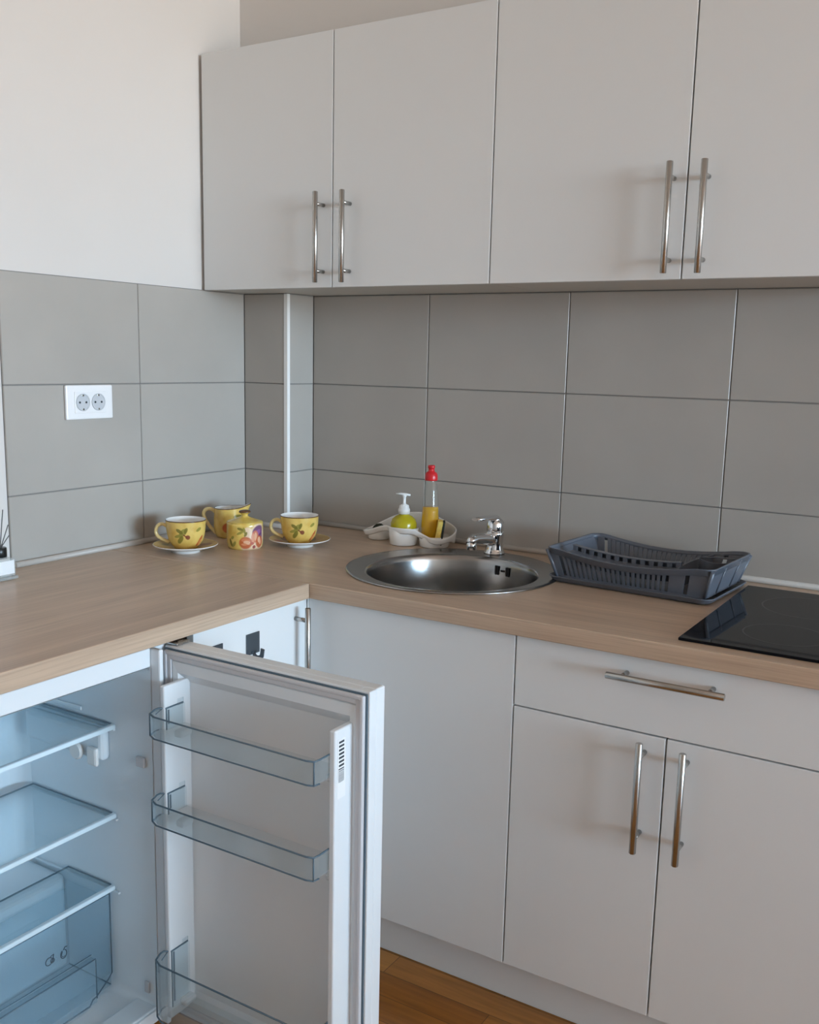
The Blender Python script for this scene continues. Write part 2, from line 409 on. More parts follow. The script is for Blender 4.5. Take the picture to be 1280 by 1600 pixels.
# base cabinets
def carcass(x0, x1, y0, y1, z0, z1, openside, t=.018):
    m = MB()
    m.box((x0, y0, z0), (x1, y1, z0+t))
    if openside == '-y':
        m.box((x0, y0, z0), (x0+t, y1, z1)); m.box((x1-t, y0, z0), (x1, y1, z1)); m.box((x0, y1-.006, z0), (x1, y1, z1))
        m.box((x0, y0, z1-.06), (x1, y0+t, z1))
    else:
        m.box((x0, y0, z0), (x1, y0+t, z1)); m.box((x0, y1-t, z0), (x1, y1, z1)); m.box((x0, y0, z0), (x0+.006, y1, z1))
        m.box((x1-t, y0, z1-.06), (x1, y1, z1))
    return m
ZD, ZG, SD, SC, SE = .1138, .6751, 1.1205, 1.4291, 1.7375
# corner cabinet under the sink
t = thing('base_cabinet', 'white corner base cabinet with one plain door under the round sink', 'cabinet', (.85, -.3, 0), 'base cabinets of the right-hand run')
m = carcass(.16, SD-.0015, FY+DT+.002, -.02, ZD, ZB-.001, '-y')
obj('carcass', m, LAM_EDGE, t)
panel_door('door', (FX+.003, FY, ZD), (SD-.0015, FY+DT, ZB-.005), t)
obj('corner_post', MB().box((FX+.0002, -.612, ZD), (FX+.0026, FY+DT, ZB-.005)), LAM, t)
# cabinet under the hob
t = thing('base_cabinet', 'white base cabinet with a wide drawer over two doors under the black hob', 'cabinet', ((SD+SE)/2, -.3, 0), 'base cabinets of the right-hand run')
obj('carcass', carcass(SD+.0005, SE, FY+DT+.002, -.02, ZD, ZB-.001, '-y'), LAM_EDGE, t)
d = panel_door('drawer', (SD+.0015, FY, ZG+.0015), (SE-.0015, FY+DT, ZB-.005), t)
obj('handle', handle_mb((1.427, FY, .7845), (1, 0, 0), (0, -1, 0)), STEEL, d)
d = panel_door('door', (SD+.0015, FY, ZD), (SC-.0015, FY+DT, ZG-.0015), t)
obj('handle', handle_mb((1.3905, FY, .5615), (0, 0, 1), (0, -1, 0)), STEEL, d)
d = panel_door('door', (SC+.0015, FY, ZD), (SE-.0015, FY+DT, ZG-.0015), t)
obj('handle', handle_mb((1.470, FY, .5605), (0, 0, 1), (0, -1, 0)), STEEL, d)
tag(obj('plinth', MB().box((FX-.04, -.5565, .001), (SE, -.5405, ZD-.003), .0008), LAM, loc=(1.1, -.55, 0)), 'long white plinth board on the floor under the right-hand base cabinets', 'plinth')
# narrow cabinet of the left-hand run, between the corner and the fridge
t = thing('base_cabinet', 'narrow white base cabinet beside the fridge with two dark hooks on its door', 'cabinet', (.3, -.79, 0))
obj('carcass', carcass(.02, FX-DT-.002, -.968, -.612, ZD, ZB-.001, '+x'), LAM_EDGE, t)
d = panel_door('door', (FX-DT, -.966, ZD), (FX, -.613, ZB-.005), t)
obj('handle', handle_mb((FX, -.654, .701), (0, 0, 1), (1, 0, 0)), STEEL, d)
obj('plinth', MB().box((.5405, -.968, .001), (.5565, -.58, ZD-.003), .0008), LAM, t)
# end panel beyond the fridge
tag(obj('end_panel', MB().box((.02, -1.532, .001), (FX, -1.514, ZB-.001), .0008), LAM, loc=(.3, -1.523, 0)), 'white upright end panel at the far left of the fridge', 'panel')

tag(obj('end_panel', MB().box((2.075, FY, .001), (2.093, -.01, ZB-.001), .0008), LAM, loc=(2.084, -.3, 0)), 'white upright end panel at the far right under the hob', 'panel')
# adhesive hooks on that door
def hook(y, z, label):
    t = thing('adhesive_hook', label, 'hook', (FX, y, z), 'adhesive hooks on the narrow cabinet door')
    m = MB().box((FX+.0003, y-.0205, z-.0225), (FX+.0024, y+.0205, z+.0225), .0008)
    obj('plate', m, HOOK, t)
    pts = [(FX+.0022, y+.002, z-.018)]+[(FX+.013-.0115*math.cos(k), y+.002, z-.018-.0115*math.sin(k)) for k in [PI*i/8 for i in range(1, 8)]]+[(FX+.026, y+.002, z-.008)]
    obj('prong', MB().tube(pts, .0055, 8, flat=.35, upv=(0, 1, 0)).tube([(FX+.0022, y-.006, z-.018), (FX+.0022, y+.010, z-.018)], .002, 8), HOOK, t)
    return t
hook(-.7955, .757, 'dark square adhesive hook nearer the bar handle')
hook(-.9065, .757, 'dark square adhesive hook nearer the fridge, half hidden by its open door')

# ------------------------------------------------------------------ worktops
SC_ = (.812, -.318); SR_ = .252                                    # sink flange
m = MB().box((0, -D, ZB), (2.10, 0, ZT), .0025)
wr = obj('worktop', m, OAK_X, loc=(1.3, -.31, ZB))
cut = obj('cutter', MB().lathe([(0, ZB-.1), (.232, ZB-.1), (.232, ZT+.1), (0, ZT+.1)], SC_, 96), OAK_X)
cut2 = obj('cutter', MB().box((-.1, -A_, ZB-.1), (B_, .1, ZT+.1)), OAK_X)
for c in (cut, cut2):
    md = wr.modifiers.new('b', 'BOOLEAN'); md.operation = 'DIFFERENCE'; md.object = c; md.solver = 'EXACT'
bpy.context.view_layer.update()
me = bpy.data.meshes.new_from_object(wr.evaluated_get(bpy.context.evaluated_depsgraph_get()))
wr.modifiers.clear(); wr.data = me
for c in (cut, cut2): bpy.data.objects.remove(c, do_unlink=True)
tag(wr, 'oak worktop along the back wall holding the sink and the hob', 'worktop', 'oak worktops')
m = MB().box((0, -1.56, ZB), (D, -D-.0008, ZT), .0025)
tag(obj('worktop', m, OAK_Y, loc=(.3, -1.1, ZB)), 'oak worktop along the left wall above the open fridge', 'worktop', 'oak worktops')

# ------------------------------------------------------------------ sink and tap
BC = (.826, -.345); BR = .198
t = thing('sink', 'round stainless steel sink set in the oak worktop', 'sink', (SC_[0], SC_[1], ZT))
n = 96
def ring(c, r, z): return [(c[0]+r*math.cos(2*PI*k/n), c[1]+r*math.sin(2*PI*k/n), z) for k in range(n)]
m = MB().loft([ring(SC_, SR_-.002, ZT+.0003), ring(SC_, SR_, ZT+.0012), ring(SC_, SR_-.001, ZT+.0035), ring(SC_, SR_-.006, ZT+.0048),
     ring(((SC_[0]*.6+BC[0]*.4), (SC_[1]*.6+BC[1]*.4)), SR_*.6+(BR+.010)*.4, ZT+.0042), ring(BC, BR+.008, ZT+.0042)])
obj('rim', m, SINKM, t)
m = MB().loft([ring(BC, BR+.008, ZT+.0042), ring(BC, BR+.003, ZT+.0035), ring(BC, BR, ZT-.001), ring(BC, BR-.003, ZT-.012), ring(BC, BR-.008, ZT-.07), ring(BC, BR-.014, ZT-.125),
     ring(BC, BR-.026, ZT-.146), ring(BC, BR-.05, ZT-.156), ring(BC, .05, ZT-.161), ring(BC, .042, ZT-.164), ring(BC, .02, ZT-.166)], smooth=True)
obj('bowl', m, SINKM, t)
m = MB().lathe([(0, ZT-.163), (.012, ZT-.1625), (.03, ZT-.1605), (.041, ZT-.1605), (.042, ZT-.163)], BC, 32)
obj('drain', m, CHROME, t)
m = MB()
for k, (da, wd, hh) in enumerate(((.120, .005, .0115), (.085, .005, .0115), (.018, .010, .0025), (-.050, .005, .0115), (-.085, .005, .0115))):
    an = math.radians(78)+da
    rr = BR-.0062
    p = Vector((BC[0]+rr*math.cos(an), BC[1]+rr*math.sin(an), ZT-.024)); q = Matrix.Translation(p) @ Matrix.Rotation(an+PI/2, 4, 'Z')
    m.box((-wd/2, -.0012, -hh), (wd/2, .0012, hh), .0009, rot=q)
obj('overflow', m, DARK, t)

TX, TY = .806, -.092; TZ = ZT+.0045
t = thing('tap', 'chrome single-lever mixer tap at the back of the sink', 'tap', (TX, TY, TZ))
m = MB().lathe([(0, TZ), (.0265, TZ), (.0268, TZ+.004), (.0245, TZ+.006), (.0225, TZ+.012), (.0215, TZ+.03), (.0225, TZ+.046), (.0235, TZ+.054), (.0215, TZ+.057), (0, TZ+.057)], (TX, TY), 40)
obj('base', m, CHROME, t)
pts = [(TX, TY-.008, TZ+.036), (TX-.004, TY-.03, TZ+.040), (TX-.009, TY-.055, TZ+.0445), (TX-.014, TY-.080, TZ+.0465), (TX-.016, TY-.094, TZ+.044), (TX-.0165, TY-.100, TZ+.036)]
m = MB().tube(pts, [.017, .0155, .0135, .0125, .012, .0115], 20)
m.cyl((TX-.0155, TY-.094, TZ+.040), (TX-.0155, TY-.094, TZ+.022), .0125, 20, bev=.001)
obj('spout', m, CHROME, t)
m = MB().lathe([(0, TZ+.0575), (.0212, TZ+.0575), (.0216, TZ+.062), (.0205, TZ+.078), (.017, TZ+.088), (.009, TZ+.093), (0, TZ+.0935)], (TX, TY), 36)
a = [(TX+.002, TY+.016, TZ+.078), (TX, TY-.006, TZ+.0925), (TX-.004, TY-.03, TZ+.0945), (TX-.009, TY-.06, TZ+.0955), (TX-.013, TY-.086, TZ+.0965)]
m.tube(a, [.016, .018, .0165, .014, .010], 16, flat=.42)
obj('lever', m, CHROME, t)

# ------------------------------------------------------------------ hob
t = thing('hob', 'black glass hob set in the worktop right of the drying rack', 'hob', (1.72, -.335, ZT))
obj('glass', MB().box((1.433, -.594, ZT+.0003), (2.02, -.074, ZT+.0055), .0012), BLACKGLASS, t)
m = MB()
for (hx, hy, hr) in ((1.59, -.22, .09), (1.59, -.46, .072), (1.87, -.22, .072), (1.87, -.46, .105)):
    m.lathe([(hr, ZT+.0056), (hr+.0015, ZT+.0057), (hr+.003, ZT+.0056)], (hx, hy), 64)
obj('zone_marking', m, HOBRIM, t)

# ------------------------------------------------------------------ drying rack (own axes: x along its length)
RZ = math.radians(-4.0)
t = thing('dish_drainer', 'grey plastic dish drainer with drip tray on the worktop beside the hob', 'dish rack', (1.236, -.182, ZT), rz=RZ)
def rrect(hx, hy, r, z, n=8, f=None):
    p = []
    for cx, cy, a0 in ((hx-r, hy-r, 0), (-hx+r, hy-r, PI/2), (-hx+r, -hy+r, PI), (hx-r, -hy+r, 3*PI/2)):
        for k in range(n+1):
            a = a0+PI/2*k/n; p.append([cx+r*math.cos(a), cy+r*math.sin(a), z])
    # extra points along the long sides so the rim can dip
    q = []
    for i, v in enumerate(p):
        w = p[(i+1) % len(p)]; q.append(v)
        if abs(w[0]-v[0]) > .1:
            for k in range(1, 16): q.append([v[0]+(w[0]-v[0])*k/16, v[1], z])
    if f:
        for v in q: v[2] += f(v[0], v[1])
    return [tuple(v) for v in q]
m = MB().loft([rrect(.176, .112, .02, .0006), rrect(.184, .12, .022, .006), rrect(.188, .124, .024, .013), rrect(.190, .126, .025, .0135), rrect(.1895, .1255, .025, .0155),
               rrect(.187, .123, .024, .0148), rrect(.181, .117, .022, .008), rrect(.174, .11, .02, .004)], cap=True)
obj('drip_tray', m, GREYPL, t, local=True)
dip = lambda x, y: (-.016*max(0, 1-(x/.16)**2)) if abs(y) > .08 else 0.0
HB, HT = .012, .077
# solid end walls, corner posts, rim; slatted long sides
m = MB().loft([rrect(.170, .106, .016, HB+.004), rrect(.170, .106, .016, HB), rrect(.1725, .1085, .017, HB), rrect(.1725, .1085, .017, HB+.004)], smooth=False)
m.loft([rrect(.166, .102, .014, HB), rrect(.166, .102, .014, HB+.0025)], cap=True, smooth=False)
obj('base', m, GREYPL, t, local=True)
m = MB().loft([rrect(.1885, .1235, .02, HT-.012, f=dip), rrect(.1905, .1255, .02, HT-.012, f=dip), rrect(.191, .126, .02, HT-.001, f=dip), rrect(.193, .128, .021, HT, f=dip), rrect(.1925, .1275, .021, HT+.002, f=dip), rrect(.1885, .1235, .02, HT+.001, f=dip), rrect(.1880, .1230, .02, HT-.012, f=dip), rrect(.1885, .1235, .02, HT-.012, f=dip)])
obj('rim', m, GREYPL, t, local=True)
def wallpt(u, side, z):   # long side point, walls flare outward with height
    k = (z-HB)/(HT-HB); return (u, side*(.107+k*.0175), z)
m = MB()
def slat(u0, u1, side, zt0):
    z1 = HT+dip(u0, .1)-.006; z2 = HT+dip(u1, .1)-.006
    a = wallpt(u0*.93, side, HB+.001); b = wallpt(u1*.93, side, HB+.001); c = wallpt(u1, side, z2); d_ = wallpt(u0, side, z1)
    o = Vector((0, -side*.003, 0))
    P = [Vector(v) for v in (a, b, c, d_)]; Q = [v+o for v in P]
    for f in ((P[0], P[1], P[2], P[3]), (Q[3], Q[2], Q[1], Q[0]), (P[0], Q[0], Q[1], P[1]), (P[1], Q[1], Q[2], P[2]), (P[2], Q[2], Q[3], P[3]), (P[3], Q[3], Q[0], P[0])): m.quad([tuple(v) for v in f])
for side in (-1, 1):
    m = MB()
    slat(-.182, -.163, side, 0); slat(.142, .182, side, 0); slat(.097, .132, side, 0)
    u = -.154
    wd = .0066 if side < 0 else .0102
    while u < .092: slat(u, u+wd, side, 0); u += .0118
    obj('long_side', m, GREYPL, t, local=True)
for s_ in (-1, 1):
    m = MB()
    for y0, y1 in ((-.120, .120),):
        P = [Vector((s_*.1705, y0*.9, HB+.001)), Vector((s_*.1705, y1*.9, HB+.001)), Vector((s_*.1895, y1, HT-.006)), Vector((s_*.1895, y0, HT-.006))]
        o = Vector((-s_*.003, 0, 0)); Q = [v+o for v in P]
        for f in ((P[0], P[1], P[2], P[3]), (Q[3], Q[2], Q[1], Q[0]), (P[0], Q[0], Q[1], P[1]), (P[1], Q[1], Q[2], P[2]), (P[2], Q[2], Q[3], P[3]), (P[3], Q[3], Q[0], P[0])): m.quad([tuple(v) for v in f])
    for y in (-.048, .048):
        m.tube([(s_*.1712, y*.9, HB), (s_*.1912, y, HT-.003)], .0022, 8)
    for y in (-1, 1):
        m.tube([(s_*.1690, y*.1052, HB), (s_*.1890, y*.1235, HT-.003)], .0042, 8)
    obj('end_wall', m, GREYPL, t, local=True)
# plate support: a ledge inside the front rim that follows its dip and ends in teeth
m = MB()
zl = lambda x: HT-.006+dip(x, .1)*.85
def lseg(x0, x1, ya, yb, drop=0.0):
    P = [Vector((x0, ya, zl(x0))), Vector((x1, ya, zl(x1))), Vector((x1, yb, zl(x1)-drop)), Vector((x0, yb, zl(x0)-drop))]
    Q = [v-Vector((0, 0, .003)) for v in P]
    for f in ((P[0], P[1], P[2], P[3]), (Q[3], Q[2], Q[1], Q[0]), (P[0], Q[0], Q[1], P[1]), (P[1], Q[1], Q[2], P[2]), (P[2], Q[2], Q[3], P[3]), (P[3], Q[3], Q[0], P[0])): m.quad([tuple(v) for v in f])
for k in range(20): lseg(-.150+k*.0125, -.150+(k+1)*.0125, -.122, -.068)
for k in range(13):                                    # hollow ridge with a row of holes along its front
    x = -.146+k*.0202
    m.box((x-.0052, -.0705, zl(x)-.004), (x+.0052, -.0665, zl(x)+.0105), .0008)
for k in range(20):
    xa = -.152+k*.01262; xb = xa+.01262; za, zb = zl(xa)+.0115, zl(xb)+.0115
    m.loft([[(xx, -.071, z0), (xx, -.056, z0), (xx, -.056, z0-.045), (xx, -.058, z0-.045), (xx, -.058, z0-.002), (xx, -.071, z0-.002)] for xx, z0 in ((xa, za), (xb, zb))], smooth=False)
obj('plate_ledge', m, GREYPL, t, local=True)
m = MB()
arc = [(.103-.012*math.sin(PI*k/10), -.108+.216*k/10) for k in range(11)]
m.strip([(x, y, HB+.002) for x, y in arc], [(x+.004, y*1.1, HT-.012) for x, y in arc]); m.strip([(x+.0025, y, HB+.002) for x, y in arc], [(x+.0065, y*1.1, HT-.012) for x, y in arc])
m.strip([(x+.004, y*1.1, HT-.012) for x, y in arc], [(x+.0065, y*1.1, HT-.012) for x, y in arc])
arc2 = [(.106+.078*k/10, .030-.030*math.sin(PI*k/10)) for k in range(11)]
m.strip([(x-.017*(x-.106)/.078, y, HB+.002) for x, y in arc2], [(x, y, HT-.008) for x, y in arc2]); m.strip([(x-.017*(x-.106)/.078, y+.0025, HB+.002) for x, y in arc2], [(x, y+.0025, HT-.008) for x, y in arc2])
m.strip([(x, y, HT-.008) for x, y in arc2], [(x, y+.0025, HT-.008) for x, y in arc2])
m.tube([(.100, .05, HT-.010), (.13, .057, HT-.007), (.186, .058, HT-.005)], .002, 8)
obj('cutlery_divider', m, GREYPL, t, local=True, recalc=False)

# ------------------------------------------------------------------ crockery with painted fruit
YEL = (.80, .57, .16)
AZ = math.atan2(-.86, .51)           # azimuth that faces the camera from this corner
def dirp(da, r, z): return (r*math.cos(AZ+da), r*math.sin(AZ+da), z)
GR1, GR2, MAR, REDF, ORF, PUR = (.20, .17, .03), (.30, .26, .05), (.22, .05, .035), (.52, .10, .03), (.72, .33, .12), (.14, .05, .16)
def leaf(da, zz, w, h, c, rot=0.0): return (dirp(da, .046, zz), (rot, 0, AZ+da), (.02, w, h), c)
cupmat = painted('yellow_cup_glaze', YEL, [
    leaf(.06, .043, .0135, .0075, GR2, .9), leaf(-.10, .047, .0105, .0045, GR1, -.7), leaf(.22, .049, .0085, .0040, GR1, 1.2),
    leaf(-.16, .036, .0110, .0040, GR2, .25), leaf(-.06, .026, .0120, .0060, GR1, 1.05), leaf(.20, .036, .0070, .0018, MAR, -.5),
    leaf(.34, .033, .0062, .0062, MAR), leaf(1.12, .020, .0055, .0175, REDF, -.45), leaf(1.22, .016, .006, .009, (.70, .30, .10)),
    leaf(.92, .051, .0085, .0045, GR2, .6), leaf(-2.2, .03, .012, .014, REDF), leaf(2.4, .03, .010, .012, PUR)])
saumat = painted('yellow_saucer_glaze', (.52, .36, .12), [
    ((.045, -.02, .012), (0, 0, .5), (.022, .010, .02), (.26, .20, .05)), ((-.05, -.01, .012), (0, 0, 1.2), (.02, .009, .02), (.28, .22, .06)),
    ((.02, .05, .012), (0, 0, .2), (.02, .010, .02), (.30, .15, .06)), ((-.02, .052, .012), (0, 0, 0), (.012, .012, .02), (.34, .10, .05))], rough=.45, coat=0.0)
def handle_pts(r0, zlo, zhi, out, ang):
    c, s = math.cos(ang), math.sin(ang); P = []
    for u, v in ((-.12, .80), (.10, .92), (.36, 1.0), (.66, .97), (.90, .82), (1.0, .60), (.95, .40), (.78, .24), (.52, .12), (.24, .03), (-.02, -.04), (-.20, -.10)):
        P.append(Vector(((r0+out*u)*c, (r0+out*u)*s, zlo+(zhi-zlo)*v)))
    Q = []                                            # Catmull-Rom
    for i in range(len(P)-1):
        a, b, c_, d = P[max(i-1, 0)], P[i], P[i+1], P[min(i+2, len(P)-1)]
        for k in range(4):
            u = k/4; Q.append(.5*((2*b)+(-a+c_)*u+(2*a-5*b+4*c_-d)*u*u+(-a+3*b-3*c_+d)*u**3))
    return Q+[P[-1]]
HANG = math.atan2(-.526, -.850)       # handles point to the left as seen
def make_cup(label, loc):
    t = thing('teacup', label, 'cup', loc, 'yellow fruit-painted teacups')
    m = MB().lathe([(0, .003), (.022, .003), (.024, 0), (.029, .0), (.030, .003), (.036, .009), (.0425, .020), (.0465, .034), (.0485, .050), (.0495, .066), (.0498, .0695)], n=64)
    m.lathe([(.0498, .0695), (.0502, .071), (.0490, .0718)], n=64, mi=2)
    m.lathe([(.0490, .0718), (.0474, .0695), (.0460, .050), (.0435, .033), (.038, .018), (.026, .008), (0, .006)], n=64, mi=1)
    obj('bowl', m, [cupmat, CERW, BAND], t, local=True)
    obj('handle', MB().tube(handle_pts(.0475, .016, .058, .028, HANG), .0054, 12, flat=.8), HANDLEM, t, local=True)
    return t
BAND = mat('brown_rim_line', (.13, .06, .025), .2, noise=.1)
HANDLEM = mat('cream_yellow_glaze', (.80, .63, .30), .18, noise=.08, nscale=(60, 60, 60))
def make_saucer(label, loc):
    t = thing('saucer', label, 'saucer', loc, 'saucers under the teacups')
    m = MB().lathe([(0, .0085), (.03, .0085), (.038, .010), (.060, .0145), (.077, .0195), (.0788, .0207)], n=72)
    obj('plate', m, [saumat], t, local=True)
    m = MB().lathe([(.0788, .0207), (.0800, .0208), (.0800, .0196), (.076, .0172), (.058, .0115), (.040, .007), (.036, .005), (.0355, 0), (.0325, 0), (.031, .004), (0, .005)], n=72)
    obj('foot', m, [CERW], t, local=True)
    return t
P1, P2 = (.168, -.536), (.342, -.2985)
make_saucer('yellow saucer nearer the fridge, under the left teacup', (P1[0], P1[1], ZT))
s2 = copy_tree(bpy.data.objects['saucer']); s2.location = (P2[0], P2[1], ZT); s2.rotation_euler.z = 1.9
s2['label'] = 'yellow saucer under the teacup in front of the boxed corner'
make_cup('yellow painted teacup beside the plain left wall, left of the lidded pot', (P1[0]-.006, P1[1]+.008, ZT+.0088))
u2 = copy_tree(bpy.data.objects['teacup']); u2.location = (P2[0]-.004, P2[1]+.004, ZT+.0088); u2.rotation_euler.z = -.05
u2['label'] = 'yellow painted teacup nearest the sink, right of the lidded pot'
# sugar bowl
sx, sy = .2455, -.4025
CREAM = (.84, .62, .42)
LIT = (.80, .46, .28)
def sp_(da, zz, w, h, c, rot=0.0): return (dirp(da, .046, zz), (rot, 0, AZ+da), (.03, w, h), c)
sm = painted('fruit_pot_glaze', (.76, .55, .14), [
    sp_(.70, .006, .034, .012, CREAM), sp_(1.0, .036, .028, .034, CREAM), sp_(.55, .030, .020, .022, CREAM), sp_(.35, .046, .012, .014, CREAM),
    sp_(-.06, .0535, .0095, .0038, GR1, -.35), sp_(.14, .050, .0035, .0090, GR2, .2), sp_(-.08, .0445, .0095, .0034, GR2, .45), sp_(.22, .041, .0035, .0075, GR1, -.5),
    sp_(-.55, .032, .0060, .0040, GR2, .6), sp_(-.68, .018, .0045, .0120, GR1, .3), sp_(-.45, .015, .0045, .0095, GR2, -.6),
    sp_(.98, .048, .019, .015, PUR, .5), sp_(1.14, .036, .010, .016, PUR), sp_(.95, .044, .012, .007, (.30, .12, .32), .5),
    sp_(.78, .034, .011, .016, (.62, .20, .12)), sp_(.80, .034, .0045, .011, LIT), sp_(.66, .032, .0035, .011, (.74, .34, .22)),
    sp_(.24, .0195, .0180, .0160, REDF), sp_(.22, .026, .011, .0055, (.66, .22, .10)), sp_(.30, .021, .009, .0045, LIT), sp_(.34, .017, .006, .0025, LIT), sp_(.16, .015, .008, .003, (.70, .26, .12)),
    sp_(1.10, .0195, .0135, .0165, REDF), sp_(1.06, .025, .006, .008, LIT), sp_(1.14, .019, .0035, .007, (.78, .40, .24)),
    sp_(.72, .0075, .0045, .005, (.34, .06, .07)), sp_(.62, .018, .004, .004, (.45, .10, .08)), sp_(2.6, .03, .02, .02, ORF)])
t = thing('sugar_bowl', 'small yellow lidded pot painted with red and purple fruit', 'sugar bowl', (sx, sy, ZT))
m = MB().lathe([(0, .002), (.036, .002), (.038, 0), (.042, .0), (.0448, .006), (.0462, .018), (.0465, .045), (.0460, .060), (.0462, .066), (.0445, .0675), (.0425, .065), (.0425, .01), (0, .008)], n=72)
obj('bowl', m, sm, t, local=True)
m = MB().lathe([(.0450, .0672), (.0456, .0682), (.0435, .0695), (.030, .0735), (.014, .079), (.0085, .082), (.0078, .085), (.0105, .0885), (.0148, .0912)], n=56)
m.lathe([(.0148, .0912), (.0155, .0925), (.0135, .0955), (.007, .0972), (0, .0975)], n=56, mi=1)
m.lathe([(.0450, .0672), (.02, .066), (0, .066)], n=56)
obj('lid', m, [painted('yellow_lid_glaze', (.72, .53, .12), []), BAND], t, local=True)
# cream jug
jx, jy = .112, -.312
t = thing('cream_jug', 'yellow spouted cream jug behind the lidded pot', 'jug', (jx, jy, ZT))
SA = math.atan2(.526, .850)
prof = [(.030, 0), (.036, .003), (.040, .014), (.0425, .03), (.0425, .05), (.0410, .068), (.0410, .079)]
n = 64
def jring(r, z):
    o = []
    for k in range(n):
        a = 2*PI*k/n; dlt = (a-SA+PI) % (2*PI)-PI
        w = math.exp(-(dlt/.42)**2)*max(0, (z-.045)/.034)**1.5
        rr = r+.017*w; o.append((rr*math.cos(a), rr*math.sin(a), z+.009*w+(.003*max(0, math.cos(dlt)) if z > .07 else 0)))
    return o
m = MB().loft([jring(r, z) for r, z in prof])
m.loft([jring(.0410, .079), jring(.0400, .0808), jring(.0388, .080)], mi=2)
m.loft([jring(.0388, .080), jring(.0382, .06), jring(.0395, .03), jring(.034, .008), jring(.001, .006)], mi=1)
m.loft([jring(.030, 0), jring(.026, .0015), jring(.001, .0015)])
obj('body', m, [painted('yellow_jug_glaze', YEL, [((.034*math.cos(SA-.9), .034*math.sin(SA-.9), .06), (0, 0, SA), (.02, .012, .008), GR1), ((.04*math.cos(-1), .04*math.sin(-1), .03), (0, 0, 0), (.014, .014, .014), REDF)]), CERW, BAND], t, local=True)
c, s = math.cos(HANG), math.sin(HANG)
hq = [Vector(p) for p in ((.036, .063, 0), (.043, .071, 0), (.052, .0755, 0), (.062, .0745, 0), (.069, .068, 0), (.0705, .058, 0), (.066, .046, 0), (.058, .033, 0), (.048, .020, 0), (.038, .010, 0))]
hp = []
for i in range(len(hq)-1):
    a_, b_, c_, d_ = hq[max(i-1, 0)], hq[i], hq[i+1], hq[min(i+2, len(hq)-1)]
    for k in range(4):
        u = k/4; w_ = .5*((2*b_)+(-a_+c_)*u+(2*a_-5*b_+4*c_-d_)*u*u+(-a_+3*b_-3*c_+d_)*u**3); hp.append((w_.x, w_.y))
hp.append((.036, .008))
obj('handle', MB().tube([(r*c, r*s, z) for r, z in hp], .005, 12), HANDLEM, t, local=True)

# ------------------------------------------------------------------ sink caddy, soaps, sponge
q1, q2, q3 = (.447, -.083), (.545, -.112), (.626, -.087)
t = thing('sink_caddy', 'white three-pot caddy with a sweeping rim behind the sink', 'caddy', (.54, -.095, ZT))
def pot(m, c, r0, r1, h, sx_=1.0):
    z = ZT
    m.lathe([(0, z+.0005), (r0-.003, z+.0005), (r0, z+.003), (r1, z+h), (r1-.0012, z+h+.001), (r1-.0030, z+h), (r0-.003, z+.006), (0, z+.005)], c, 48)
m = MB()
pot(m, q1, .029, .0315, .026); pot(m, q2, .0365, .0405, .046); pot(m, q3, .039, .0415, .029)
obj('pot', m, CADDY, t)
# sweeping rim: a closed band, high at the back, dipping round each pot in front
CP = [(.402, -.082, .880), (.414, -.106, .883), (.440, -.117, .888), (.474, -.119, .900), (.500, -.126, .906), (.530, -.148, .907), (.566, -.153, .908), (.594, -.142, .907), (.612, -.128, .896), (.640, -.131, .888), (.664, -.124, .886), (.681, -.102, .893), (.681, -.072, .903), (.664, -.052, .912),
      (.625, -.043, .925), (.580, -.040, .936), (.530, -.040, .935), (.480, -.042, .923), (.440, -.047, .904), (.412, -.060, .887)]
CP = [Vector(p) for p in CP]; RP = []
for i in range(len(CP)):
    a, b, c_, d = [CP[(i+j) % len(CP)] for j in (-1, 0, 1, 2)]
    for k in range(6):
        u = k/6; RP.append(.5*((2*b)+(-a+c_)*u+(2*a-5*b+4*c_-d)*u*u+(-a+3*b-3*c_+d)*u**3))
NR = [(RP[(i+1) % len(RP)]-RP[i-1]).cross(Vector((0, 0, 1))).normalized() for i in range(len(RP))]    # outward
low = []
for p in RP:
    u = min(1, max(0, (p.y+.112)/.05)); u = u*u*(3-2*u); low.append(max(.867, p.z-.016)*(1-u)+.867*u)
def band(off, fz): return [tuple(Vector((p.x, p.y, fz(i)))+n_*off) for i, (p, n_) in enumerate(zip(RP, NR))]
m = MB().loft([band(0, lambda i: RP[i].z), band(.0016, lambda i: RP[i].z-.001), band(.002, lambda i: RP[i].z-.004), band(-.002, lambda i: low[i]+.003), band(-.004, lambda i: low[i]),
               band(-.0055, lambda i: low[i]+.003), band(-.0025, lambda i: RP[i].z-.004), band(-.0015, lambda i: RP[i].z-.0005), band(0, lambda i: RP[i].z)])
obj('rim', m, CADDY, t)

# pump dispenser
px, py = q2; z = ZT+.006
t = thing('soap_dispenser', 'yellow-green soap bottle with a white pump in the middle pot', 'soap dispenser', (px, py, z))
obj('bottle', MB().lathe([(0, z), (.030, z), (.0325, z+.004), (.0345, z+.035), (.0345, z+.052), (.031, z+.062), (.022, z+.070), (.0125, z+.0745), (.0115, z+.078), (0, z+.078)], (px, py), 44), YGRN, t)
m = MB().lathe([(0, z+.0765), (.0155, z+.0765), (.0155, z+.089), (.0135, z+.092), (.0125, z+.099), (.0065, z+.102), (.0042, z+.104), (.0042, z+.121), (.0065, z+.124), (.007, z+.128), (0, z+.1285)], (px, py), 32)
hd = Vector((-.85, -.526, 0)); p0 = Vector((px, py, z+.1265))
m.tube([p0-hd*.016, p0-hd*.004+Vector((0, 0, .002)), p0+hd*.010+Vector((0, 0, .0035)), p0+hd*.022+Vector((0, 0, .003))], [.0055, .0075, .007, .0045], 12, flat=.45)
obj('pump', m, PLW, t)
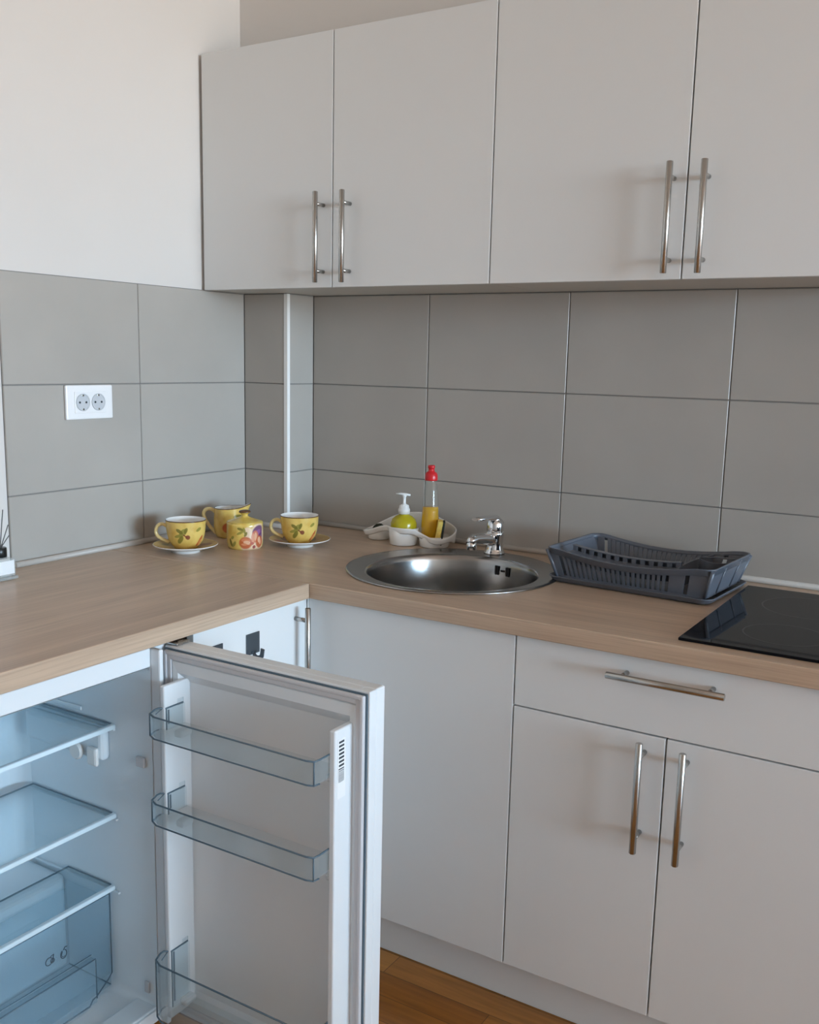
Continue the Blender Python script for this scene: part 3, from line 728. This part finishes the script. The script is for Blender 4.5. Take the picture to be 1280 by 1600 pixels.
# washing-up liquid
bx_, by_ = .6085, -.082; z = ZT+.006
t = thing('dish_soap_bottle', 'clear bottle half full of yellow liquid with a red cap in the right pot', 'bottle', (bx_, by_, z))
obj('bottle', MB().lathe([(0, z), (.021, z), (.0245, z+.004), (.0245, z+.05), (.0225, z+.085), (.0188, z+.13), (.0165, z+.155), (.0125, z+.166), (.0125, z+.169)], (bx_, by_), 40), BOTP, t)
obj('liquid', MB().lathe([(0, z+.0015), (.020, z+.0015), (.0232, z+.005), (.0232, z+.05), (.0213, z+.085), (.0205, z+.097), (0, z+.097)], (bx_, by_), 40), YLIQ, t)
obj('cap', MB().lathe([(0, z+.168), (.0165, z+.168), (.017, z+.171), (.0165, z+.184), (.0135, z+.189), (.0085, z+.192), (.0078, z+.199), (.0095, z+.201), (.0095, z+.206), (.008, z+.208), (0, z+.208)], (bx_, by_), 36), RED, t)
# sponge
q = Matrix.Translation((.6415, -.097, ZT+.0105)) @ Matrix.Rotation(math.radians(30), 4, 'Z') @ Matrix.Rotation(math.radians(8), 4, 'Y')
t = thing('sponge', 'yellow sponge with a dark scouring side standing in the right pot', 'sponge', (.6415, -.097, ZT+.0105))
obj('foam', MB().box((-.009, -.021, 0), (.005, .021, .062), .003, rot=q), SPY, t)
obj('scouring_side', MB().box((.0052, -.021, 0), (.0105, .021, .062), .0015, rot=q), SPD, t)
# dark scourer in the left pot
m = MB()
for k in range(26):
    a = R.uniform(0, 6.28); b = R.uniform(-.9, .9); rr = .017
    c0 = Vector((q1[0], q1[1], ZT+.024)); ax = Vector((math.cos(a)*math.cos(b), math.sin(a)*math.cos(b), math.sin(b)))
    e = ax.orthogonal().normalized(); g = ax.cross(e)
    m.tube([c0+(e*math.cos(2*PI*i/14)+g*math.sin(2*PI*i/14))*rr+ax*R.uniform(-.003, .003) for i in range(14)], .0013, 5, cyc=True)
tag(obj('scourer', m, SPD, loc=(q1[0], q1[1], ZT+.006)), 'dark scouring pad lying in the left pot of the caddy', 'scourer')

# ------------------------------------------------------------------ wall socket
t = thing('wall_socket', 'white double wall socket on the grey tiles of the left wall', 'socket', (0, -.684, 1.226))
yc, zc = -.684, 1.2258
obj('plate', MB().box((.0003, yc-.0695, zc-.0405), (.009, yc+.0695, zc+.0405), .003), SOCK, t)
m0 = MB().box((.0092, yc-.0465, zc-.0255), (.0115, yc+.0455, zc+.0255), .001)
obj('insert', m0, SOCK, t)
for yy in (yc-.0235, yc+.0225):
    m = MB()
    prof = [(.0200, .0118), (.0205, .0132), (.0195, .0140), (.0182, .0128), (.0178, .0120), (0.0, .0120)]
    rings = [[(x, yy+r*math.cos(2*PI*k/40), zc+r*math.sin(2*PI*k/40)) for k in range(40)] for r, x in prof[:-1]]
    m.loft(rings); f = m.bm.faces.new([m.bm.verts.new(p) for p in rings[-1]])
    s_ = obj('outlet', m, SOCKD, t)
    for dy in (-.0095, .0095): obj('pin_hole', MB().cyl((.0119, yy+dy, zc), (.0129, yy+dy, zc), .0026, 12), INK, s_)
    for dz in (-.0165, .0165): obj('earth_clip', MB().box((.0122, yy-.003, zc+dz-.0022), (.0136, yy+.003, zc+dz+.0022), .0005), STEEL, s_)

# ------------------------------------------------------------------ reed diffuser
t = thing('reed_diffuser', 'square clear reed diffuser bottle with black collar at the left wall', 'diffuser', (.068, -1.008, ZT))
X0, X1d, Y0, Y1 = .036, .100, -1.040, -.976
m = MB().box((X0-.003, Y0-.003, ZT+.0004), (X1d+.003, Y1+.003, ZT+.007), .002)
m.box((X0, Y0, ZT+.0072), (X1d, Y1, ZT+.046), .004)
obj('bottle', m, BOTG, t)
obj('label', MB().box((X1d+.0002, Y0+.004, ZT+.013), (X1d+.0008, Y1-.005, ZT+.042), .0002), LABEL, t)
obj('collar', MB().cyl((.068, -.993, ZT+.0462), (.068, -.993, ZT+.067), .0155, 28, bev=.001), BLKP, t)
for k, (tx, ty, tz) in enumerate(((.080, -.988, .150), (.080, -.9765, .116), (.078, -.974, .092), (.030, -1.060, .160), (.090, -1.045, .158), (.035, -1.03, .165))):
    b0 = Vector((.068+(tx-.068)*.25, -.993+(ty+.993)*.12, ZT+.066))
    obj('reed', MB().cyl(b0, (tx, ty, ZT+tz), .0011, 6), REED, t)

# ------------------------------------------------------------------ fridge
t = thing('fridge', 'small white under-counter fridge standing open with clear shelves and door bins', 'fridge', (.35, -1.245, 0))
YR, YL = -1.076, -1.438          # inner right / left walls
XB, XF = .225, FX                # inner back, front plane
FB, FT = .085, .779
m = MB()
m.box((.06, YR, .06), (XF, -1.003, .815), .003); m.box((.06, -1.512, .06), (XF, YL, .815), .003)
m.box((.06, YL+.0005, FT), (XF-.0005, YR-.0005, .8148), .002); m.box((.06, YL+.0005, .0602), (XF-.0005, YR-.0005, FB), .002)
m.box((.06, YL+.0005, FB), (XB, YR-.0005, FT))
m.box((XF-.002, YR, .06), (.632, YR+.010, .8148), .003)
fb = obj('body', m, FRW, t)
m = MB()                                             # inner liner skin with rounded corners and the compressor step
yy0, yy1, zz0, zz1 = YL+.001, YR-.001, FB+.001, FT-.001
def lring(x, r):
    p = []
    for cy, cz, a0 in ((yy1-r, zz1-r, 0), (yy0+r, zz1-r, PI/2), (yy0+r, zz0+r, PI), (yy1-r, zz0+r, 3*PI/2)):
        for k in range(7): a = a0+PI/2*k/6; p.append((x, cy+r*math.cos(a), cz+r*math.sin(a)))
    return p
m.loft([lring(XF-.0005, .012), lring(XF-.02, .016), lring(XB+.03, .022)])
def lring2(x, r, ins):
    p = []
    for cy, cz, a0 in ((yy1-r-ins, zz1-r-ins, 0), (yy0+r+ins, zz1-r-ins, PI/2), (yy0+r+ins, zz0+r+ins, PI), (yy1-r-ins, zz0+r+ins, 3*PI/2)):
        for k in range(7): a = a0+PI/2*k/6; p.append((x, cy+r*math.cos(a), cz+r*math.sin(a)))
    return p
bl = MB(); 
m.loft([lring2(XB+.03, .022, 0), lring2(XB+.012, .03, .004), lring2(XB+.003, .03, .016), lring2(XB+.001, .03, .03)])
m.bm.faces.new([m.bm.verts.new(p) for p in lring2(XB+.001, .03, .03)])
m.box((XB+.002, yy0+.001, zz0), (.352, yy1-.001, .292), .012, seg=3)
lin = obj('liner', m, LINER, t)
obj('sill', MB().box((.555, yy0+.004, FB+.0015), (XF-.002, yy1-.004, FB+.007), .0025), LINER, t)
# shelf rests
for zs in (.642, .459, .305):
    obj('shelf_rest', MB().box((XB+.02, YR-.0075, zs-.007), (.512, YR-.0015, zs-.0025), .0012), LINER, t)
    obj('shelf_rest', MB().box((XB+.02, YL+.0015, zs-.007), (.512, YL+.0075, zs-.0025), .0012), LINER, t)
obj('shelf_rest', MB().box((XB+.02, YR-.006, .657), (.42, YR-.0015, .665), .0015), LINER, t)
# thermostat housing with dial and lamp
m = MB().box((.270, YR-.024, .574), (.498, YR-.0015, .636), .010, seg=3)
th = obj('thermostat_housing', m, LINER, t)
obj('dial', MB().cyl((.432, YR-.0245, .586), (.432, YR-.034, .586), .0175, 28, bev=.003), PLW, th)
obj('lamp_cover', MB().box((.464, YR-.034, .566), (.492, YR-.0245, .604), .005, seg=2), PLW, th)
m = MB().box((.570, YR-.008, .580), (.592, YR-.0015, .600), .002)
obj('door_switch', m, GASKET, t)
obj('door_stop', MB().box((.575, YR-.006, .112), (.588, YR-.0015, .136), .002), GASKET, t)
# glass shelves
def gshelf(name, z, x0, x1):
    m = MB().box((x0, YL+.004, z), (x1, YR-.004, z+.004), 0, mi=0)
    m.tube([(x0, YL+.005, z+.002), (x0, YR-.004, z+.002), (x1-.004, YR-.004, z+.002)], .0019, 6, mi=1)
    s_ = obj(name, m, [SHELFG, BINE], t)
    obj('shelf_trim', MB().box((x1, YL+.004, z-.005), (x1+.011, YR-.004, z+.0045), .0025), SHELFT, s_)
    return s_
gshelf('glass_shelf', .645, .262, .505); gshelf('glass_shelf', .463, .262, .500); gshelf('glass_shelf', .309, .362, .490)
# crisper drawer
cx0, cx1, cz0, cz1 = .362, .486, .096, .298
y0, y1 = YL+.010, YR-.010
m = MB()
T = .0028
m.box((cx0, y0, cz0), (cx1, y0+T, cz1-.012)); m.box((cx0, y1-T, cz0), (cx1, y1, cz1-.012)); m.box((cx0, y0+T, cz0), (cx1, y1-T, cz0+T)); m.box((cx0, y0+T, cz0+T), (cx0+T, y1-T, cz1-.03))
m.box((cx1, y0, cz0+.028), (cx1+T, y1, cz1))
m.box((cx1+.0005, y0, cz0-.004), (cx1+.014, y1-.048, cz0+.088), .0)
e = .0014
def wire(pts, r=e): m.tube(pts, r, 6, mi=1)
wire([(cx1+T, y1, cz1), (cx1+T, y1, cz0+.028), (cx1+T, y1-.010, cz0+.018), (cx1+.010, y1-.046, cz0+.004), (cx1+.014, y1-.058, cz0+.006), (cx1+.014, y1-.066, cz0-.004), (cx1+.014, y0, cz0-.004)])
wire([(cx1+.014, y0, cz0+.088), (cx1+.014, y1-.048, cz0+.088), (cx1+.014, y1-.048, cz0+.004)]); wire([(cx1+.004, y0, cz0+.094), (cx1+.004, y1-.05, cz0+.094)], .0008)
wire([(cx1+T, y0, cz1-.002), (cx1+T, y1, cz1-.002)])
wire([(cx0, y1-.002, cz0+T), (cx1, y1-.002, cz0+T)], .001)
cr = obj('crisper_drawer', m, [CRISP, BINE], t)
m = MB()
ic = cx1+.0034
def circ(y, z, r, a0=0, a1=2*PI, sy=1.0): return [(ic, y+r*sy*math.cos(a0+(a1-a0)*k/16), z+r*math.sin(a0+(a1-a0)*k/16)) for k in range(17)]
yi, zi = -1.232, .228
m.tube(circ(yi, zi, .0075, .5, 5.9), .0008, 5); m.tube([(ic, yi+.004, zi+.008), (ic, yi+.011, zi+.010), (ic, yi+.008, zi-.004)], .0008, 5); m.tube(circ(yi+.008, zi-.002, .004), .0008, 5)
yi2, zi2 = -1.199, .226
m.tube(circ(yi2, zi2, .0085, 2.0, 7.4, .8), .0008, 5); m.tube([(ic, yi2, zi2+.008), (ic, yi2+.003, zi2+.013), (ic, yi2+.008, zi2+.012)], .0008, 5); m.tube(circ(yi2, zi2, .0055, 2.0, 5.4, .8), .0006, 5)
obj('fruit_and_vegetable_symbols', m, INK, cr)
# feet
for fx in (.12, .53):
    for fy in (-1.46, -1.05):
        obj('foot', MB().cyl((fx, fy, .0005), (fx, fy, .0605), .016, 16, bev=.001), DARK, t)
# hinge brackets
obj('hinge', MB().box((.560, -1.040, .8152), (.640, -1.006, .8195), .001).cyl((.628, -1.022, .8153), (.628, -1.022, .8205), .006, 14), STEEL, t)

# door, standing open at right angles to the body
DX0, DX1, DY0, DY1, DZ0, DZ1 = .614, 1.072, -1.045, -1.000, .072, .8145
dr = obj('door', MB().box((DX0, -1.0265, DZ0), (DX1, DY1, DZ1), .003).box((DX0, DY0, DZ0), (DX0+.022, -1.026, DZ1), .002).box((DX1-.022, DY0, DZ0), (DX1, -1.026, DZ1), .002)
          .box((DX0+.02, DY0, DZ1-.022), (DX1-.02, -1.026, DZ1), .002).box((DX0+.02, DY0, DZ0), (DX1-.02, -1.026, DZ0+.022), .002), FRW, t)
# gasket ring
def frame(m, x0, x1, z0, z1, w, ya, yb, bev=0.0, mi=0):
    m.box((x0, ya, z0), (x0+w, yb, z1), bev, mi); m.box((x1-w, ya, z0), (x1, yb, z1), bev, mi)
    m.box((x0+w-.001, ya, z1-w), (x1-w+.001, yb, z1), bev, mi); m.box((x0+w-.001, ya, z0), (x1-w+.001, yb, z0+w), bev, mi)
m = MB(); frame(m, DX0+.006, DX1-.006, DZ0+.006, DZ1-.006, .007, -1.0560, -1.0475, .002); frame(m, DX0+.0125, DX1-.0125, DZ0+.0125, DZ1-.0125, .010, -1.0535, -1.0475, .002)
obj('gasket', m, GASKET, dr)
m = MB(); frame(m, DX0+.0035, DX1-.0035, DZ0+.0035, DZ1-.0035, .012, -1.0476, -1.0452)
obj('gasket_groove', m, BINE, dr)
# inner liner: flush border, sloping in to a recess, with two upright ridges
lx0, lx1, lz0, lz1 = DX0+.022, DX1-.022, DZ0+.022, DZ1-.022
m = MB()
def lr(i, y): return [(lx0+i, y, lz0+i), (lx1-i, y, lz0+i), (lx1-i, y, lz1-i*1.7), (lx0+i, y, lz1-i*1.7)]
m.loft([lr(0, -1.046), lr(.002, -1.0505), lr(.014, -1.0495), lr(.026, -1.031)], smooth=False)
m.quad(lr(.026, -1.031))
for xa, xb in ((lx0+.017, lx0+.028), (lx1-.020, lx1-.008)):
    m.box((xa, -1.098, .098), (xb, -1.033, .758), .003, seg=3)
for zs in (.655, .480, .115):
    m.box((lx1-.045, -1.075, zs), (lx1-.020, -1.045, zs+.014), .005); m.box((lx0+.020, -1.075, zs), (lx0+.045, -1.045, zs+.014), .005)
ln_ = obj('inner_liner', m, FRW, dr)
m = MB().box((lx1-.0079, -1.0915, .640), (lx1-.0074, -1.0695, .742), 0, mi=0)
zz = .738
for k in range(7):
    m.box((lx1-.0073, -1.088, zz-.0035), (lx1-.0071, -1.074, zz), 0, mi=1); zz -= .0066
for k in range(9):
    h = R.choice((.0008, .0014, .002)); m.box((lx1-.0073, -1.089, zz-h), (lx1-.0071, -1.074, zz), 0, mi=1); zz -= h+.0016
obj('barcode_label', m, [LABEL, INK], ln_)
# bins
def bin_(z0, z1, yf):
    xa, xb = lx0+.0285, lx1-.0205; c = .028
    path = [(xa, -1.052), (xa, -1.094), (xa-.012, -1.102), (xa-.012, yf+c), (xa-.004, yf+.008), (xa+.014, yf), (xb-.014, yf), (xb-.002, yf+.004), (xb, yf+.016), (xb, -1.052)]
    ins = [(x+(.0025 if x < .8 else -.0025), y+.0025) for x, y in path]
    m = MB()
    m.strip([(x, y, z0) for x, y in path], [(x, y, z1) for x, y in path], smooth=False)
    m.strip([(x, y, z0) for x, y in ins], [(x, y, z1) for x, y in ins], smooth=False)
    f = m.bm.faces.new([m.bm.verts.new((x, y, z0+.0015)) for x, y in ins]); f.material_index = 0
    m.tube([(x, y, z1) for x, y in path], .0017, 6, mi=1); m.tube([(x, y, z0) for x, y in path[2:9]], .0016, 6, mi=1)
    for i in (1, 4, 7): m.tube([(*path[i], z0), (*path[i], z1)], .0014, 6, mi=1)
    m.tube([(ins[2][0]+.004, ins[2][1], z1-.001), (ins[4][0]+.006, ins[4][1]+.004, z1-.001)], .0009, 5, mi=1)
    for s_, x in ((1, xa), (-1, xb)):                 # clip tabs
        m.box((x-.001, -1.066, z1-.002), (x+.0015, -1.052, z1+.010), 0, mi=0)
        m.box((x-.001, -1.090, z0+.010), (x+.0008, -1.087, z1-.004), 0, mi=1)
    return obj('door_bin', m, [BINC, BINE], dr, recalc=False)
bin_(.676, .7165, -1.138); bin_(.513, .5535, -1.138); bin_(.122, .238, -1.138)
